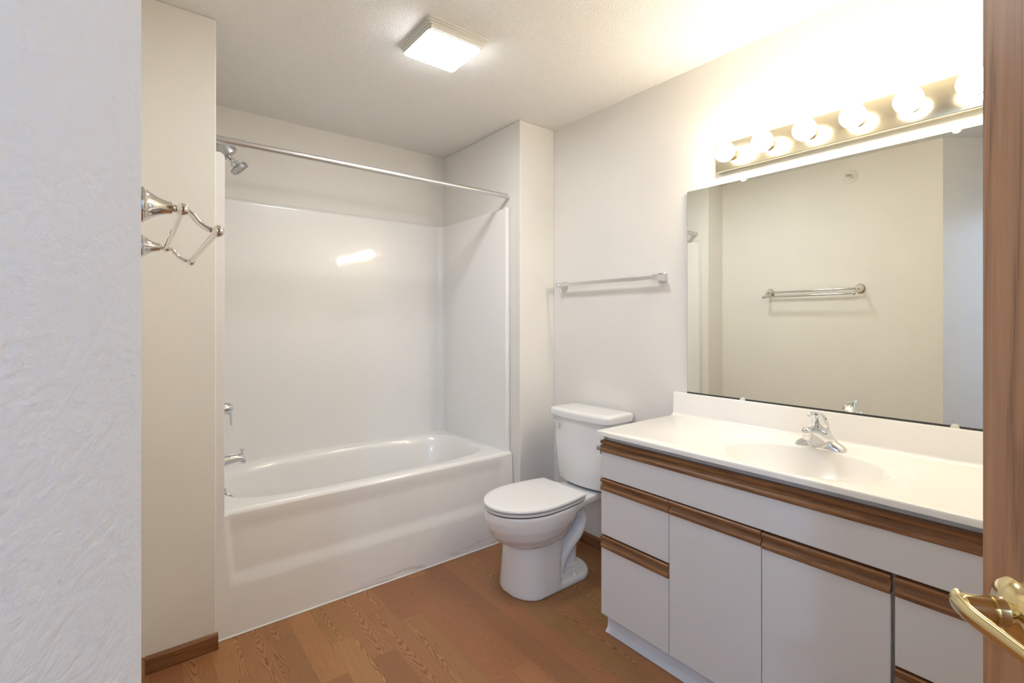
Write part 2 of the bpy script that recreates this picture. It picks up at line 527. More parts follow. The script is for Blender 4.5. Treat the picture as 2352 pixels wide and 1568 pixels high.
# rim and basin
NR = 144
cx, cy = (XA0 + XA1) / 2, 0.0
y0, y1 = ylip + 0.018, IYB + 0.006
cy = (y0 + y1) / 2
def rectring(z, g=0.0):
    out = []
    ax, ay = (XA1 - XA0) / 2 - g, (y1 - y0) / 2 - g
    for i in range(NR):
        tt = 2 * PI * i / NR
        c, s = math.cos(tt), math.sin(tt)
        k = 1 / max(abs(c), abs(s))
        # square boundary scaled to the rectangle
        out.append((cx + ax * c * k, cy + ay * s * k, z))
    return out
bx0, bx1 = 0.338, 1.708
by0, by1 = y0 + 0.062, y1 - 0.070
ccx, ccy = (bx0 + bx1) / 2, (by0 + by1) / 2
ax0, ay0 = (bx1 - bx0) / 2, (by1 - by0) / 2
def basin(fx, fy, z, e, sx=0.0):
    return superellipse(ccx + sx, ccy, ax0 * fx, ay0 * fy, z, NR, e)
rings = [rectring(TZ), basin(1.03, 1.05, TZ, 4.2), basin(1.012, 1.02, TZ - 0.003, 4.0), basin(1.0, 1.0, TZ - 0.012, 3.8),
         basin(0.985, 0.975, TZ - 0.05, 3.6, -0.004), basin(0.955, 0.92, TZ - 0.16, 3.5, -0.014), basin(0.915, 0.86, TZ - 0.28, 3.4, -0.026),
         basin(0.885, 0.82, TZ - 0.345, 3.3, -0.034), basin(0.85, 0.77, TZ - 0.375, 3.2, -0.04), basin(0.78, 0.66, TZ - 0.388, 3.0, -0.04), basin(0.2, 0.2, TZ - 0.395, 2.4, -0.04)]
add_loft(bm, rings, False, True)
obj('tub', bm, M_tub, t, smooth=50)
# U-shaped surround panels, one continuous wall with rounded corners
bm = bmesh.new()
path = []
def arc(cx_, cy_, r, a0, a1, n=8):
    return [(cx_ + r * math.cos(a0 + (a1 - a0) * i / n), cy_ + r * math.sin(a0 + (a1 - a0) * i / n)) for i in range(n + 1)]
RC = 0.045
YFL, YFR = 2.262, 2.290
inner = [(XL + 0.002, YFL), (IX0 - 0.008, YFL), (IX0, YFL + 0.010)]
inner += arc(IX0 + RC, IYB - RC, RC, PI, PI / 2)
inner += arc(IX1 - RC, IYB - RC, RC, PI / 2, 0)
inner += [(IX1, YFR + 0.012), (IX1 + 0.010, YFR), (XR - 0.002, YFR - 0.0)]
# surround height dips a touch nowhere: constant, with rounded top edge towards the walls
PZ = 1.944
cxm, cym = (IX0 + IX1) / 2, 2.65
def grow(p, g):       # towards the alcove walls
    x, y = p
    x2 = x + (g if x > cxm + 0.5 else (-g if x < cxm - 0.5 else 0)) * (1 if abs(x - cxm) > 0.68 else 0)
    y2 = y + (g if y > IYB - 0.03 else 0)
    return min(max(x2, XL + 0.002), XR - 0.002), min(y2, YB - 0.002)
prof = [(TZ - 0.01, 0.0), (TZ + 0.02, 0.0), (0.9, 0.0), (1.4, 0.0), (1.8, 0.0), (PZ - 0.045, 0.0), (PZ - 0.026, 0.0)] + [(PZ - 0.02 + 0.02 * math.sin(a), 0.02 * (1 - math.cos(a))) for a in [PI / 2 * k / 6 for k in range(7)]] + [(PZ, 0.034)]
rings = []
for z, g in prof:
    rings.append([(grow(p, g)[0], grow(p, g)[1], z) for p in inner])
add_loft(bm, rings, False, False, closed=False)
obj('wall_panel', bm, M_tub, t, smooth=40)
# front flanges down to the floor
bm = bmesh.new()
poly = []
zt = 1.949
rr = 0.022
for a in [PI / 2 * k / 6 for k in range(7)]:
    poly.append((IX0 - rr + rr * math.cos(a), zt - rr + rr * math.sin(a)))
poly += [(XL + 0.002, zt), (XL + 0.002, 0.0), (IX0 - 0.003, 0.0)]
rings = [[(x, y, z) for x, z in poly] for y in (YFL - 0.004, YFL + 0.02)]
add_loft(bm, rings)
bmesh.ops.bevel(bm, geom=[e for e in bm.edges if abs(e.verts[0].co.y - (YFL - 0.004)) < 1e-5 and abs(e.verts[1].co.y - (YFL - 0.004)) < 1e-5], offset=0.0025, segments=2, affect='EDGES')
obj('flange', bm, M_tub, t)
bm = bmesh.new()
add_loft(bm, [[(XR - 0.002, YFR + 0.03, z), (IX1 + 0.001, YFR + 0.03, z)] + [(IX1 + 0.014 - 0.014 * math.cos(a), YFR + 0.012 - 0.014 * math.sin(a), z) for a in [PI / 2 * k / 5 for k in range(6)]] + [(XR - 0.002, YFR - 0.002, z)] for z in (0.0, PZ - 0.012, PZ - 0.003, PZ)], True, True)
obj('flange', bm, M_tub, t)
# caulk bead at the floor
bm = bmesh.new()
pts = [(XA0 + (XA1 - XA0) * i / 40, TF - 0.001, 0.002) for i in range(41)]
add_tube(bm, pts, 0.004, 8)
obj('caulk_bead', bm, M_caulk, t)
# overflow plate with trip lever, on the tub's left end wall
o_ = Vector((ccx - 0.004 - ax0 * 0.975 + 0.004, 2.63, 0.452))
bm = bmesh.new()
ov_ax = Vector((1, 0, 0.12)).normalized()
add_lathe(bm, o_, ov_ax, [(-0.012, 0.038), (0.004, 0.038), (0.008, 0.034), (0.010, 0.02), (0.010, 0.0)], 32)
ov = obj('overflow_plate', bm, M_chrome, t)
bm = bmesh.new()
add_tube(bm, [o_ + Vector((0.006, 0, 0.004)), o_ + Vector((0.022, 0, 0.000)), o_ + Vector((0.030, 0, -0.012)), o_ + Vector((0.034, 0, -0.032))], [0.006, 0.006, 0.005, 0.006], 12)
obj('trip_lever', bm, M_chrome, ov)

# ------------------------------------------------------------------ tub spout, valve handle, shower head, rod
t = thing('tub_spout', 'chrome tub spout with pull-up diverter knob over the bathtub', 'faucet', (IX0, 2.65, 0.61))
bm = bmesh.new()
sec = []
for x, zt_, zb_, hw in ((IX0 - 0.002, 0.642, 0.572, 0.036), (0.34, 0.640, 0.579, 0.033), (0.375, 0.638, 0.588, 0.029), (0.405, 0.637, 0.595, 0.026), (0.418, 0.635, 0.596, 0.0245),
                        (0.424, 0.634, 0.588, 0.0240), (0.434, 0.628, 0.584, 0.0225), (0.442, 0.616, 0.583, 0.019), (0.446, 0.606, 0.584, 0.013)):
    sec.append([(x, 2.65 + hw * math.cos(2 * PI * i / 32), (zt_ + zb_) / 2 + (zt_ - zb_) / 2 * math.sin(2 * PI * i / 32)) for i in range(32)])
add_loft(bm, sec)
obj('spout_body', bm, M_chrome, t)
bm = bmesh.new()
add_lathe(bm, (0.430, 2.65, 0.628), (0, 0, 1), [(0, 0.004), (0.016, 0.003), (0.019, 0.009), (0.024, 0.010), (0.026, 0.007), (0.026, 0)], 20)
obj('diverter_knob', bm, M_chrome, t)

t = thing('shower_valve', 'chrome single-lever shower valve handle on the left tub panel', 'faucet handle', (IX0, 2.65, 0.86))
bm = bmesh.new()
add_lathe(bm, (IX0, 2.65, 0.857), (1, 0, 0), [(0.0, 0.078), (0.004, 0.078), (0.008, 0.072), (0.010, 0.036), (0.020, 0.033)], 40)
obj('escutcheon', bm, M_chrome, t)
bm = bmesh.new()
add_lathe(bm, (IX0 + 0.012, 2.65, 0.857), (1, 0, 0), [(0.0, 0.031), (0.042, 0.031), (0.062, 0.027), (0.073, 0.017), (0.076, 0.0)], 32)
hb = obj('handle_dome', bm, M_chrome, t)
bm = bmesh.new()
add_tube(bm, spline([(IX0 + 0.062, 2.65, 0.853), (IX0 + 0.074, 2.65, 0.830), (IX0 + 0.077, 2.65, 0.805), (IX0 + 0.079, 2.65, 0.775)], 5), [0.016] * 4 + [0.012] * 4 + [0.008] * 8, 14, flat=(1.2, 0.6))
obj('lever', bm, M_chrome, hb)

t = thing('shower_sprayer', 'brushed chrome shower head with filter body under the curtain rod end', 'shower head', (XL, 2.65, 2.09))
ax = Vector((0.62, 0, -0.70)).normalized()
ha = Vector((0.333, 2.65, 2.098))
bm = bmesh.new()
add_tube(bm, spline([(XL - 0.0, 2.65, 2.125), (0.29, 2.65, 2.135), (0.32, 2.65, 2.118), ha - ax * -0.004], 6), 0.011, 14)
arm = obj('shower_arm', bm, M_satin, t)
bm = bmesh.new()
add_lathe(bm, (XL, 2.65, 2.125), (1, 0, 0), [(0, 0.03), (0.004, 0.029), (0.009, 0.016), (0.010, 0.0)], 28)
obj('wall_flange', bm, M_satin, t)
bm = bmesh.new()
add_lathe(bm, ha - ax * 0.018, ax, [(0, 0.024), (0.006, 0.040), (0.018, 0.046), (0.020, 0.0445), (0.024, 0.0445), (0.026, 0.048), (0.062, 0.052), (0.076, 0.050), (0.081, 0.043), (0.080, 0.0)], 40)
obj('filter_body', bm, M_satin, t)
hc = ha + ax * 0.062
bm = bmesh.new()
add_lathe(bm, hc, ax, [(-0.002, 0.009), (0.012, 0.0085), (0.018, 0.012), (0.024, 0.012), (0.027, 0.008), (0.030, 0.008), (0.031, 0.0195), (0.050, 0.0195), (0.053, 0.013), (0.054, 0.0)], 28)
obj('swivel_joint', bm, M_chrome, t)
ax2 = Vector((0.70, 0, -0.72)).normalized()
hd = hc + ax * 0.050
bm = bmesh.new()
add_lathe(bm, hd, ax2, [(0, 0.018), (0.003, 0.036), (0.007, 0.040), (0.024, 0.041), (0.028, 0.037), (0.029, 0.0)], 40)
sh = obj('spray_head', bm, M_satin, t)
bm = bmesh.new()
d, s, u = frame(ax2)
for k in range(12):
    a = 2 * PI * k / 12
    add_lathe(bm, hd + d * 0.028 + (s * math.cos(a) + u * math.sin(a)) * 0.026, ax2, [(0, 0.0035), (0.004, 0.003), (0.004, 0)], 8)
for k in range(6):
    a = 2 * PI * k / 6
    add_lathe(bm, hd + d * 0.028 + (s * math.cos(a) + u * math.sin(a)) * 0.013, ax2, [(0, 0.0035), (0.004, 0.003), (0.004, 0)], 8)
add_tube(bm, [hd + d * 0.026 + u * 0.030 + s * 0.01, hd + d * 0.034 + u * 0.034 + s * 0.01], 0.003, 8)
obj('spray_nozzles', bm, M_grey, sh)

t = thing('curtain_rod', 'bare silver shower curtain rod spanning above the bathtub', 'curtain rod', (XL, 2.30, 2.02))
RY = 2.300
def rodz(x):
    return 2.011 + (2.013 - 2.011) * (x - XL) / (XR - XL)
bm = bmesh.new()
add_tube(bm, [(XL + 0.004, RY, rodz(XL)), (0.384, RY, rodz(0.384))], 0.0160, 24)
obj('outer_sleeve', bm, M_alu, t)
bm = bmesh.new()
add_tube(bm, [(0.382, RY, rodz(0.382)), (XR - 0.010, RY, rodz(XR))], 0.0138, 24)
obj('rod_tube', bm, M_alu, t)
for xx, s_ in ((XL, 1), (XR, -1)):
    bm = bmesh.new()
    add_lathe(bm, (xx, RY, rodz(xx)), (s_, 0, 0), [(0, 0.0165), (0.008, 0.0165), (0.011, 0.014), (0.011, 0.0)], 24)
    obj('end_cap', bm, M_plastic, t)

# ------------------------------------------------------------------ toilet
TY = 1.795
t = thing('toilet', 'white two-piece toilet with closed lid between bathtub and vanity', 'toilet', (1.70, TY, 0))
def tring(xf, xb, hw, z, n=56, ef=2.0, eb=2.6):
    """closed outline: rounded front at xf (towards -X), squarer back at xb."""
    out = []
    xm = xf + (xb - xf) * 0.48
    for i in range(n):
        a = 2 * PI * i / n
        c, s = math.cos(a), math.sin(a)
        e = ef if c < 0 else eb
        rx = (xm - xf) if c < 0 else (xb - xm)
        out.append((xm + rx * math.copysign(abs(c) ** (2 / e), c), TY + hw * math.copysign(abs(s) ** (2 / e), s), z))
    return out
bm = bmesh.new()
# front pedestal column
add_loft(bm, [tring(1.386, 1.628, 0.140, 0.0, ef=2.2, eb=7), tring(1.386, 1.628, 0.140, 0.012, ef=2.2, eb=7), tring(1.391, 1.628, 0.134, 0.08, ef=2.2, eb=7),
              tring(1.396, 1.634, 0.127, 0.16, ef=2.2, eb=7), tring(1.400, 1.655, 0.122, 0.23, ef=2.2, eb=6), tring(1.396, 1.68, 0.118, 0.29, ef=2.2, eb=5)])
# bowl bulb
bowl = []
for z, xf, xb, hw in ((0.222, 1.43, 1.62, 0.080), (0.230, 1.385, 1.66, 0.118), (0.250, 1.345, 1.70, 0.148), (0.285, 1.312, 1.735, 0.170), (0.325, 1.293, 1.765, 0.183),
                      (0.360, 1.287, 1.785, 0.187), (0.385, 1.288, 1.790, 0.187), (0.396, 1.292, 1.786, 0.183)):
    bowl.append(tring(xf, xb, hw, z, eb=2.3))
add_loft(bm, bowl)
# rear deck that carries the tank
dk = []
for z, g in ((0.350, 0.02), (0.358, 0.004), (0.385, 0.0), (0.393, 0.004), (0.396, 0.012)):
    ring_ = []
    for (x, hw) in ((1.66 + g, 0.165), (1.80, 0.130), (1.90, 0.118), (2.0 - g, 0.150 - g)):
        ring_.append((x, TY - hw + g, z))
    for (x, hw) in reversed(((1.66 + g, 0.165), (1.80, 0.130), (1.90, 0.118), (2.0 - g, 0.150 - g))):
        ring_.append((x, TY + hw - g, z))
    dk.append(ring_)
add_loft(bm, dk)
# foot
def foot(z, g):
    P = []
    for i in range(20):
        a = -PI / 2 + PI * i / 19
        P.append((1.748 + (0.116 - g) * math.cos(a), TY + (0.137 - g) * math.sin(a), z))
    P += [(1.50, TY + 0.137 - g, z), (1.50, TY - 0.137 + g, z)]
    return P
add_loft(bm, [foot(0.0, 0.0), foot(0.018, 0.0), foot(0.030, 0.006), (foot(0.034, 0.018))])
# S-shaped trapway bulging on both sides
trap = spline([(1.70, TY, 0.375), (1.775, TY, 0.345), (1.822, TY, 0.275), (1.800, TY, 0.205), (1.738, TY, 0.155), (1.685, TY, 0.105), (1.655, TY, 0.04)], 6)
add_tube(bm, trap, [0.040] * 37, 24, flat=(2.15, 1.0))
trap2 = spline([(1.81, TY, 0.37), (1.810, TY, 0.22), (1.785, TY, 0.12), (1.775, TY, 0.02)], 6)
add_tube(bm, trap2, 0.040, 24, flat=(1.15, 1.0))
bowl_o = obj('bowl', bm, M_ceramic, t)
rm = bowl_o.modifiers.new('remesh', 'REMESH'); rm.mode = 'VOXEL'; rm.voxel_size = 0.005; rm.use_smooth_shade = True
sm = bowl_o.modifiers.new('smooth', 'SMOOTH'); sm.factor = 0.5; sm.iterations = 7
# bolt caps
for sy in (-1, 1):
    bm = bmesh.new()
    add_lathe(bm, (1.712, TY + sy * 0.112, 0.031), (0, 0, 1), [(0, 0.014), (0.008, 0.013), (0.014, 0.008), (0.016, 0.0)], 20)
    obj('bolt_cap', bm, M_seat, t)
# seat ring and lid
def seat_outline(z, g, xb=1.755):
    out = []
    xf, hw = 1.284 + g, 0.186 - g
    xm = 1.515
    pts = []
    for i in range(61):
        a = PI / 2 + PI * i / 60
        pts.append((xm + (xm - xf) * math.cos(a), TY + hw * math.sin(a)))
    # sides pull in towards the hinge
    for k in range(1, 9):
        f = k / 8
        pts.append((xm + (xb - g - xm) * f, TY - (hw - (0.030) * f ** 2.0)))
    for k in range(8, 0, -1):
        f = k / 8
        pts.append((xm + (xb - g - xm) * f, TY + (hw - (0.030) * f ** 2.0)))
    return [(x, y, z) for x, y in pts]
bm = bmesh.new()
add_loft(bm, [seat_outline(0.4000, 0.010), seat_outline(0.402, 0.004), seat_outline(0.411, 0.003), seat_outline(0.4135, 0.008)])
obj('seat', bm, M_seat, t)
bm = bmesh.new()
add_loft(bm, [seat_outline(0.3955, 0.0095), seat_outline(0.4175, 0.0095)])
obj('seat_gap_shade', bm, M_gasket_shadowgap, t)  # black filler, paints the shade line between bowl, seat and lid
bm = bmesh.new()
add_loft(bm, [seat_outline(0.4165, 0.006), seat_outline(0.4185, 0.0015), seat_outline(0.425, 0.0), seat_outline(0.431, 0.003), seat_outline(0.4335, 0.010), seat_outline(0.435, 0.03), seat_outline(0.436, 0.09)])
obj('lid', bm, M_seat, t)
for sy in (-1, 1):
    bm = bmesh.new()
    add_box(bm, 1.758, 1.790, TY + sy * 0.075 - 0.02, TY + sy * 0.075 + 0.02, 0.394, 0.418, 0.006)
    obj('hinge', bm, M_seat, t)
# tank
TKY = 1.795
def tank_ring(xf, xb, hw, z, n=72, bow=0.018):
    out = []
    r = 0.035
    pts = []
    def arc_(cx_, cy_, a0, a1, k=6, rr=r):
        return [(cx_ + rr * math.cos(a0 + (a1 - a0) * i / k), cy_ + rr * math.sin(a0 + (a1 - a0) * i / k)) for i in range(k + 1)]
    rb = 0.012
    pts += arc_(xb - rb, TKY - hw + rb, -PI / 2, 0, 4, rb)
    pts += arc_(xb - rb, TKY + hw - rb, 0, PI / 2, 4, rb)
    pts += arc_(xf + r, TKY + hw - r, PI / 2, PI)
    for i in range(1, 12):
        f = i / 12
        yy = TKY + (hw - r) * (1 - 2 * f)
        pts.append((xf - bow * (1 - (2 * f - 1) ** 2), yy))
    pts += arc_(xf + r, TKY - hw + r, PI, 1.5 * PI)
    return [(x, y, z) for x, y in pts]
bm = bmesh.new()
add_loft(bm, [tank_ring(1.885, 2.030, 0.148, 0.407), tank_ring(1.864, 2.034, 0.164, 0.412), tank_ring(1.858, 2.036, 0.170, 0.430), tank_ring(1.852, 2.040, 0.186, 0.60), tank_ring(1.850, 2.042, 0.198, 0.752)])
obj('tank', bm, M_ceramic, t, smooth=40)
bm = bmesh.new()
add_loft(bm, [tank_ring(1.895, 2.02, 0.138, 0.392), tank_ring(1.895, 2.02, 0.138, 0.410)])
obj('tank_gasket', bm, M_gasket_shadowgap, t)
bm = bmesh.new()
add_loft(bm, [tank_ring(1.842, 2.044, 0.208, 0.753), tank_ring(1.838, 2.046, 0.212, 0.757), tank_ring(1.836, 2.046, 0.214, 0.782), tank_ring(1.839, 2.046, 0.211, 0.791), tank_ring(1.848, 2.042, 0.202, 0.797), tank_ring(1.87, 2.03, 0.18, 0.799)])
obj('tank_lid', bm, M_ceramic, t, smooth=40)
# flush lever at the tank's left end, seen edge-on from the front
bm = bmesh.new()
ly, lz = TKY + 0.170, 0.725
add_lathe(bm, (1.852, ly, lz), (-1, 0, 0), [(0, 0.012), (0.006, 0.012), (0.010, 0.008), (0.022, 0.007), (0.022, 0)], 18)
add_tube(bm, spline([(1.834, ly + 0.022, lz + 0.003), (1.832, ly, lz + 0.002), (1.830, ly - 0.030, lz - 0.002), (1.828, ly - 0.052, lz - 0.008), (1.828, ly - 0.056, lz - 0.020), (1.828, ly - 0.056, lz - 0.032)], 5), [0.004] * 3 + [0.006] * 23, 12, flat=(0.6, 1.2))
obj('flush_lever', bm, M_chrome, t)

# ------------------------------------------------------------------ vanity cabinet
VY0, VY1 = YF + 0.003, 1.334
VX = 1.512           # face of doors and drawers
t = thing('vanity_cabinet', 'white laminate vanity cabinet with oak pull rails under the sink top', 'cabinet', (1.78, (VY0 + VY1) / 2, 0))
bm = bmesh.new()
add_box(bm, VX + 0.020, W - 0.002, VY1 - 0.016, VY1, 0.085, 0.8078)
add_box(bm, VX + 0.020, W - 0.002, VY0, VY0 + 0.016, 0.085, 0.8078)
add_box(bm, VX + 0.020, W - 0.002, VY0 + 0.016, VY1 - 0.016, 0.085, 0.101)
add_box(bm, W - 0.010, W - 0.002, VY0 + 0.016, VY1 - 0.016, 0.101, 0.8078)
add_box(bm, VX + 0.020, VX + 0.036, VY0 + 0.016, VY1 - 0.016, 0.101, 0.8078)
add_box(bm, 1.558, W - 0.002, VY0, VY1 - 0.004, 0.0, 0.085)
obj('carcass', bm, M_lam, t, smooth=0)
bm = bmesh.new()
add_box(bm, VX + 0.0185, VX + 0.020, VY0, VY1, 0.085, 0.700)
add_box(bm, VX + 0.0185, VX + 0.020, VY1 - 0.016, VY1, 0.700, 0.8078)
obj('face_frame', bm, M_lamin, t, smooth=0)
def rail_profile(zt, h=0.046):
    return [(VX + 0.018, zt - h), (VX - 0.003, zt - h), (VX - 0.0055, zt - h + 0.004), (VX - 0.005, zt - h + 0.011), (VX + 0.001, zt - h + 0.018), (VX + 0.007, zt - h + 0.026),
            (VX + 0.008, zt - 0.017), (VX + 0.002, zt - 0.0145), (VX - 0.004, zt - 0.0135), (VX - 0.0055, zt - 0.010), (VX - 0.0055, zt - 0.004), (VX - 0.001, zt - 0.0005), (VX + 0.018, zt)]
def rail(zt, y0, y1, parent, h=0.046):
    bm = bmesh.new()
    add_loft(bm, [[(x, y, z) for x, z in rail_profile(zt, h)] for y in (y0, y1)])
    return obj('pull_rail', bm, M_rail, parent, smooth=30)
def panel(name, y0, y1, z0, z1, parent):
    return obj(name, bx(VX, VX + 0.018, y0, y1, z0, z1, 0.0012, 1), M_lam, parent, smooth=0)
G = 0.0022
def front(name, y0, y1, z0, zt, h=0.046):
    p = panel(name, y0 + G / 2, y1 - G / 2, z0, zt - h, t)
    rail(zt, y0 + G / 2, y1 - G / 2, p, h)
    return p
front('false_front', VY0, VY1, 0.637, 0.788)
YD = [1.334, 1.017, 0.694, 0.370, VY0]
front('drawer', YD[1], YD[0], 0.408, 0.633)
front('drawer', YD[1], YD[0], 0.083, 0.402, 0.048)
front('door', YD[2], YD[1], 0.083, 0.633, 0.047)
front('door', YD[3] + 0.004, YD[2], 0.083, 0.630, 0.047)
front('drawer', YD[4], YD[3] - 0.003, 0.408, 0.630, 0.047)
front('drawer', YD[4], YD[3] - 0.003, 0.083, 0.402, 0.048)
# toe kick cove base
bm = bmesh.new()
prof_ = [(1.556, 0.083), (1.553, 0.083), (1.553, 0.022), (1.549, 0.012), (1.538, 0.002), (1.536, 0.0), (1.556, 0.0)]
add_loft(bm, [[(x, y, z) for x, z in prof_] for y in (VY0, VY1 - 0.002)])
obj('cove_base', bm, M_vinyl, t, smooth=40)

bm = bmesh.new()
add_box(bm, 1.514, 1.534, 1.335, 1.361, 0.741, 0.758, 0.002)
add_box(bm, 1.510, 1.560, 1.3345, 1.338, 0.730, 0.768, 0.002)
tag(obj('cabinet_bracket', bm, M_grey), 'small grey bracket on the toilet side of the vanity cabinet', 'bracket')

# ------------------------------------------------------------------ vanity top with integral bowl
CT = 0.8276
t = thing('sink_counter', 'cream cultured marble sink top with integral oval bowl and backsplash', 'sink', (1.78, 0.69, CT))
CX0, CX1, CY0, CY1 = 1.4985, W - 0.002, YF + 0.002, 1.3455
bcx, bcy = 1.708, 0.665
NR2 = 160
def erng(ax_, ay_, z, sx=0.0, e=2.0):
    return [(x, y, z) for x, y, z in superellipse(bcx + sx, bcy, ax_, ay_, z, NR2, e)]
def rring(g, z):
    out = []
    for i in range(NR2):
        a = 2 * PI * i / NR2
        c, s = math.cos(a), math.sin(a)
        hx = (CX1 - bcx) if c > 0 else (bcx - CX0)
        hy = (CY1 - bcy) if s > 0 else (bcy - CY0)
        k = 1 / max(abs(c), abs(s))
        x, y = bcx + hx * c * k, bcy + hy * s * k
        x = min(max(x, CX0 + g), CX1); y = min(max(y, CY0), CY1 - g)
        out.append((x, y, z))
    return out
rings = [rring(0.0, 0.8085), rring(0.0, CT - 0.006), rring(0.0015, CT - 0.002), rring(0.006, CT),
         erng(0.205, 0.300, CT, 0.012), erng(0.203, 0.296, CT - 0.0005, 0.012), erng(0.201, 0.292, CT - 0.0025, 0.012), erng(0.199, 0.289, CT - 0.003, 0.012),
         erng(0.182, 0.240, CT - 0.003, 0.0), erng(0.1795, 0.2360, CT - 0.0045, 0.0), erng(0.1775, 0.2330, CT - 0.0085), erng(0.171, 0.223, CT - 0.026), erng(0.155, 0.200, CT - 0.055),
         erng(0.135, 0.172, CT - 0.090), erng(0.105, 0.135, CT - 0.118), erng(0.06, 0.075, CT - 0.132), erng(0.024, 0.024, CT - 0.136)]
bm = bmesh.new()
add_loft(bm, rings, False, True)
obj('counter', bm, M_marble, t, smooth=50)
bm = bmesh.new()
add_lathe(bm, (bcx, bcy, CT - 0.1375), (0, 0, 1), [(0, 0.024), (0.004, 0.024), (0.006, 0.020), (0.003, 0.014), (0.006, 0.013), (0.007, 0.0)], 28)
obj('drain', bm, M_chrome, t)
bm = bmesh.new()
prof_ = [(W - 0.002, CT - 0.01), (W - 0.045, CT - 0.004), (W - 0.036, CT + 0.0015), (W - 0.028, CT + 0.006), (W - 0.0245, CT + 0.014), (W - 0.0225, CT + 0.102), (W - 0.0195, CT + 0.1065), (W - 0.002, CT + 0.1075)]
add_loft(bm, [[(x, y, z) for x, z in prof_] for y in (CY0, CY1 - 0.001)])
obj('backsplash', bm, M_marble, t, smooth=50)

# ------------------------------------------------------------------ lavatory faucet
FX, FY = 1.915, 0.676
FZ = CT - 0.003
t = thing('sink_faucet', 'chrome single-handle faucet behind the oval sink bowl', 'faucet', (FX, FY, FZ))
def frng(ax_, ay_, z, e, sx=0.0):
    return superellipse(FX + sx, FY, ax_, ay_, z, 64, e)
bm = bmesh.new()
add_loft(bm, [frng(0.030, 0.080, FZ, 3.0), frng(0.030, 0.080, FZ + 0.006, 3.0), frng(0.028, 0.074, FZ + 0.016, 2.6), frng(0.028, 0.055, FZ + 0.028, 2.3),
              frng(0.028, 0.040, FZ + 0.044, 2.1), frng(0.028, 0.031, FZ + 0.062, 2.0), frng(0.0275, 0.028, FZ + 0.073, 2.0), frng(0.0265, 0.027, FZ + 0.076, 2.0)])
# spout: broad wedge reaching over the bowl
sp_ = []
for f, zc, hh, hw in ((0.0, 0.036, 0.034, 0.046), (0.25, 0.043, 0.036, 0.040), (0.5, 0.053, 0.030, 0.031), (0.75, 0.065, 0.020, 0.021), (1.0, 0.072, 0.014, 0.0155)):
    x = FX - 0.012 - 0.100 * f
    sp_.append([(x, FY + hw * math.cos(2 * PI * i / 32), FZ + zc + hh * math.sin(2 * PI * i / 32)) for i in range(32)])
add_loft(bm, sp_)
obj('faucet_body', bm, M_chrome, t, smooth=45)
bm = bmesh.new()
add_sphere(bm, (FX - 0.118, FY, FZ + 0.073), 0.0155, 24, 14)
add_lathe(bm, (FX - 0.114, FY, FZ + 0.065), (0, 0, -1), [(0, 0.0135), (0.016, 0.0125), (0.019, 0.0105), (0.019, 0)], 24)
obj('aerator', bm, M_chrome, t)
# fin-shaped handle drawn up into a lever tip
bm = bmesh.new()
hs_ = []
for z, xb, xf, ay in ((0.0765, 0.0275, -0.0275, 0.0265), (0.080, 0.0290, -0.0290, 0.0280), (0.092, 0.0265, -0.0320, 0.0262), (0.106, 0.0170, -0.0350, 0.0225), (0.117, 0.0050, -0.0400, 0.0185),
                      (0.1245, -0.0100, -0.0480, 0.0140), (0.1290, -0.0260, -0.0600, 0.0105), (0.1318, -0.0430, -0.0740, 0.0080), (0.1328, -0.0560, -0.0720, 0.0050)):
    hs_.append([(FX + (xb + xf) / 2 + (xb - xf) / 2 * math.cos(2 * PI * i / 36), FY + ay * math.sin(2 * PI * i / 36), FZ + z) for i in range(36)])
add_loft(bm, hs_)
add_tube(bm, [(FX - 0.050, FY, FZ + 0.1285), (FX - 0.074, FY, FZ + 0.1295), (FX - 0.094, FY, FZ + 0.1275)], [0.0045, 0.005, 0.0055], 16)
add_sphere(bm, (FX - 0.096, FY, FZ + 0.127), 0.0068, 18, 10)
hh_ = obj('faucet_handle', bm, M_chrome, t, smooth=50)
bm = bmesh.new()
add_lathe(bm, (FX - 0.0315, FY + 0.001, FZ + 0.092), (-1, 0, 0.25), [(0, 0.0045), (0.003, 0.004), (0.003, 0)], 14)
obj('index_button', bm, M_grey, hh_)
bm = bmesh.new()
add_lathe(bm, (FX - 0.040, FY - 0.020, FZ + 0.036), (-0.5, -0.8, 0.2), [(0, 0.003), (0.0015, 0.003), (0.0015, 0)], 14)
obj('set_screw', bm, M_grey, t)
fc_ = bpy.data.curves.new('maker_mark', 'FONT')
fc_.body = 'MOFLEX'; fc_.size = 0.0048; fc_.extrude = 0.0001; fc_.align_x = 'CENTER'
tmp = bpy.data.objects.new('tmp', fc_); COL.objects.link(tmp)
bpy.context.view_layer.update()
me_ = bpy.data.meshes.new_from_object(tmp.evaluated_get(bpy.context.evaluated_depsgraph_get()))
bpy.data.objects.remove(tmp)
bm = bmesh.new(); bm.from_mesh(me_)
bm.transform(Matrix.Translation((FX - 0.0302, FY + 0.012, FZ + 0.0015)) @ Matrix.Rotation(-PI / 2, 4, 'Z') @ Matrix.Rotation(PI / 2, 4, 'X'))
obj('maker_mark', bm, M_ink, t, smooth=0)

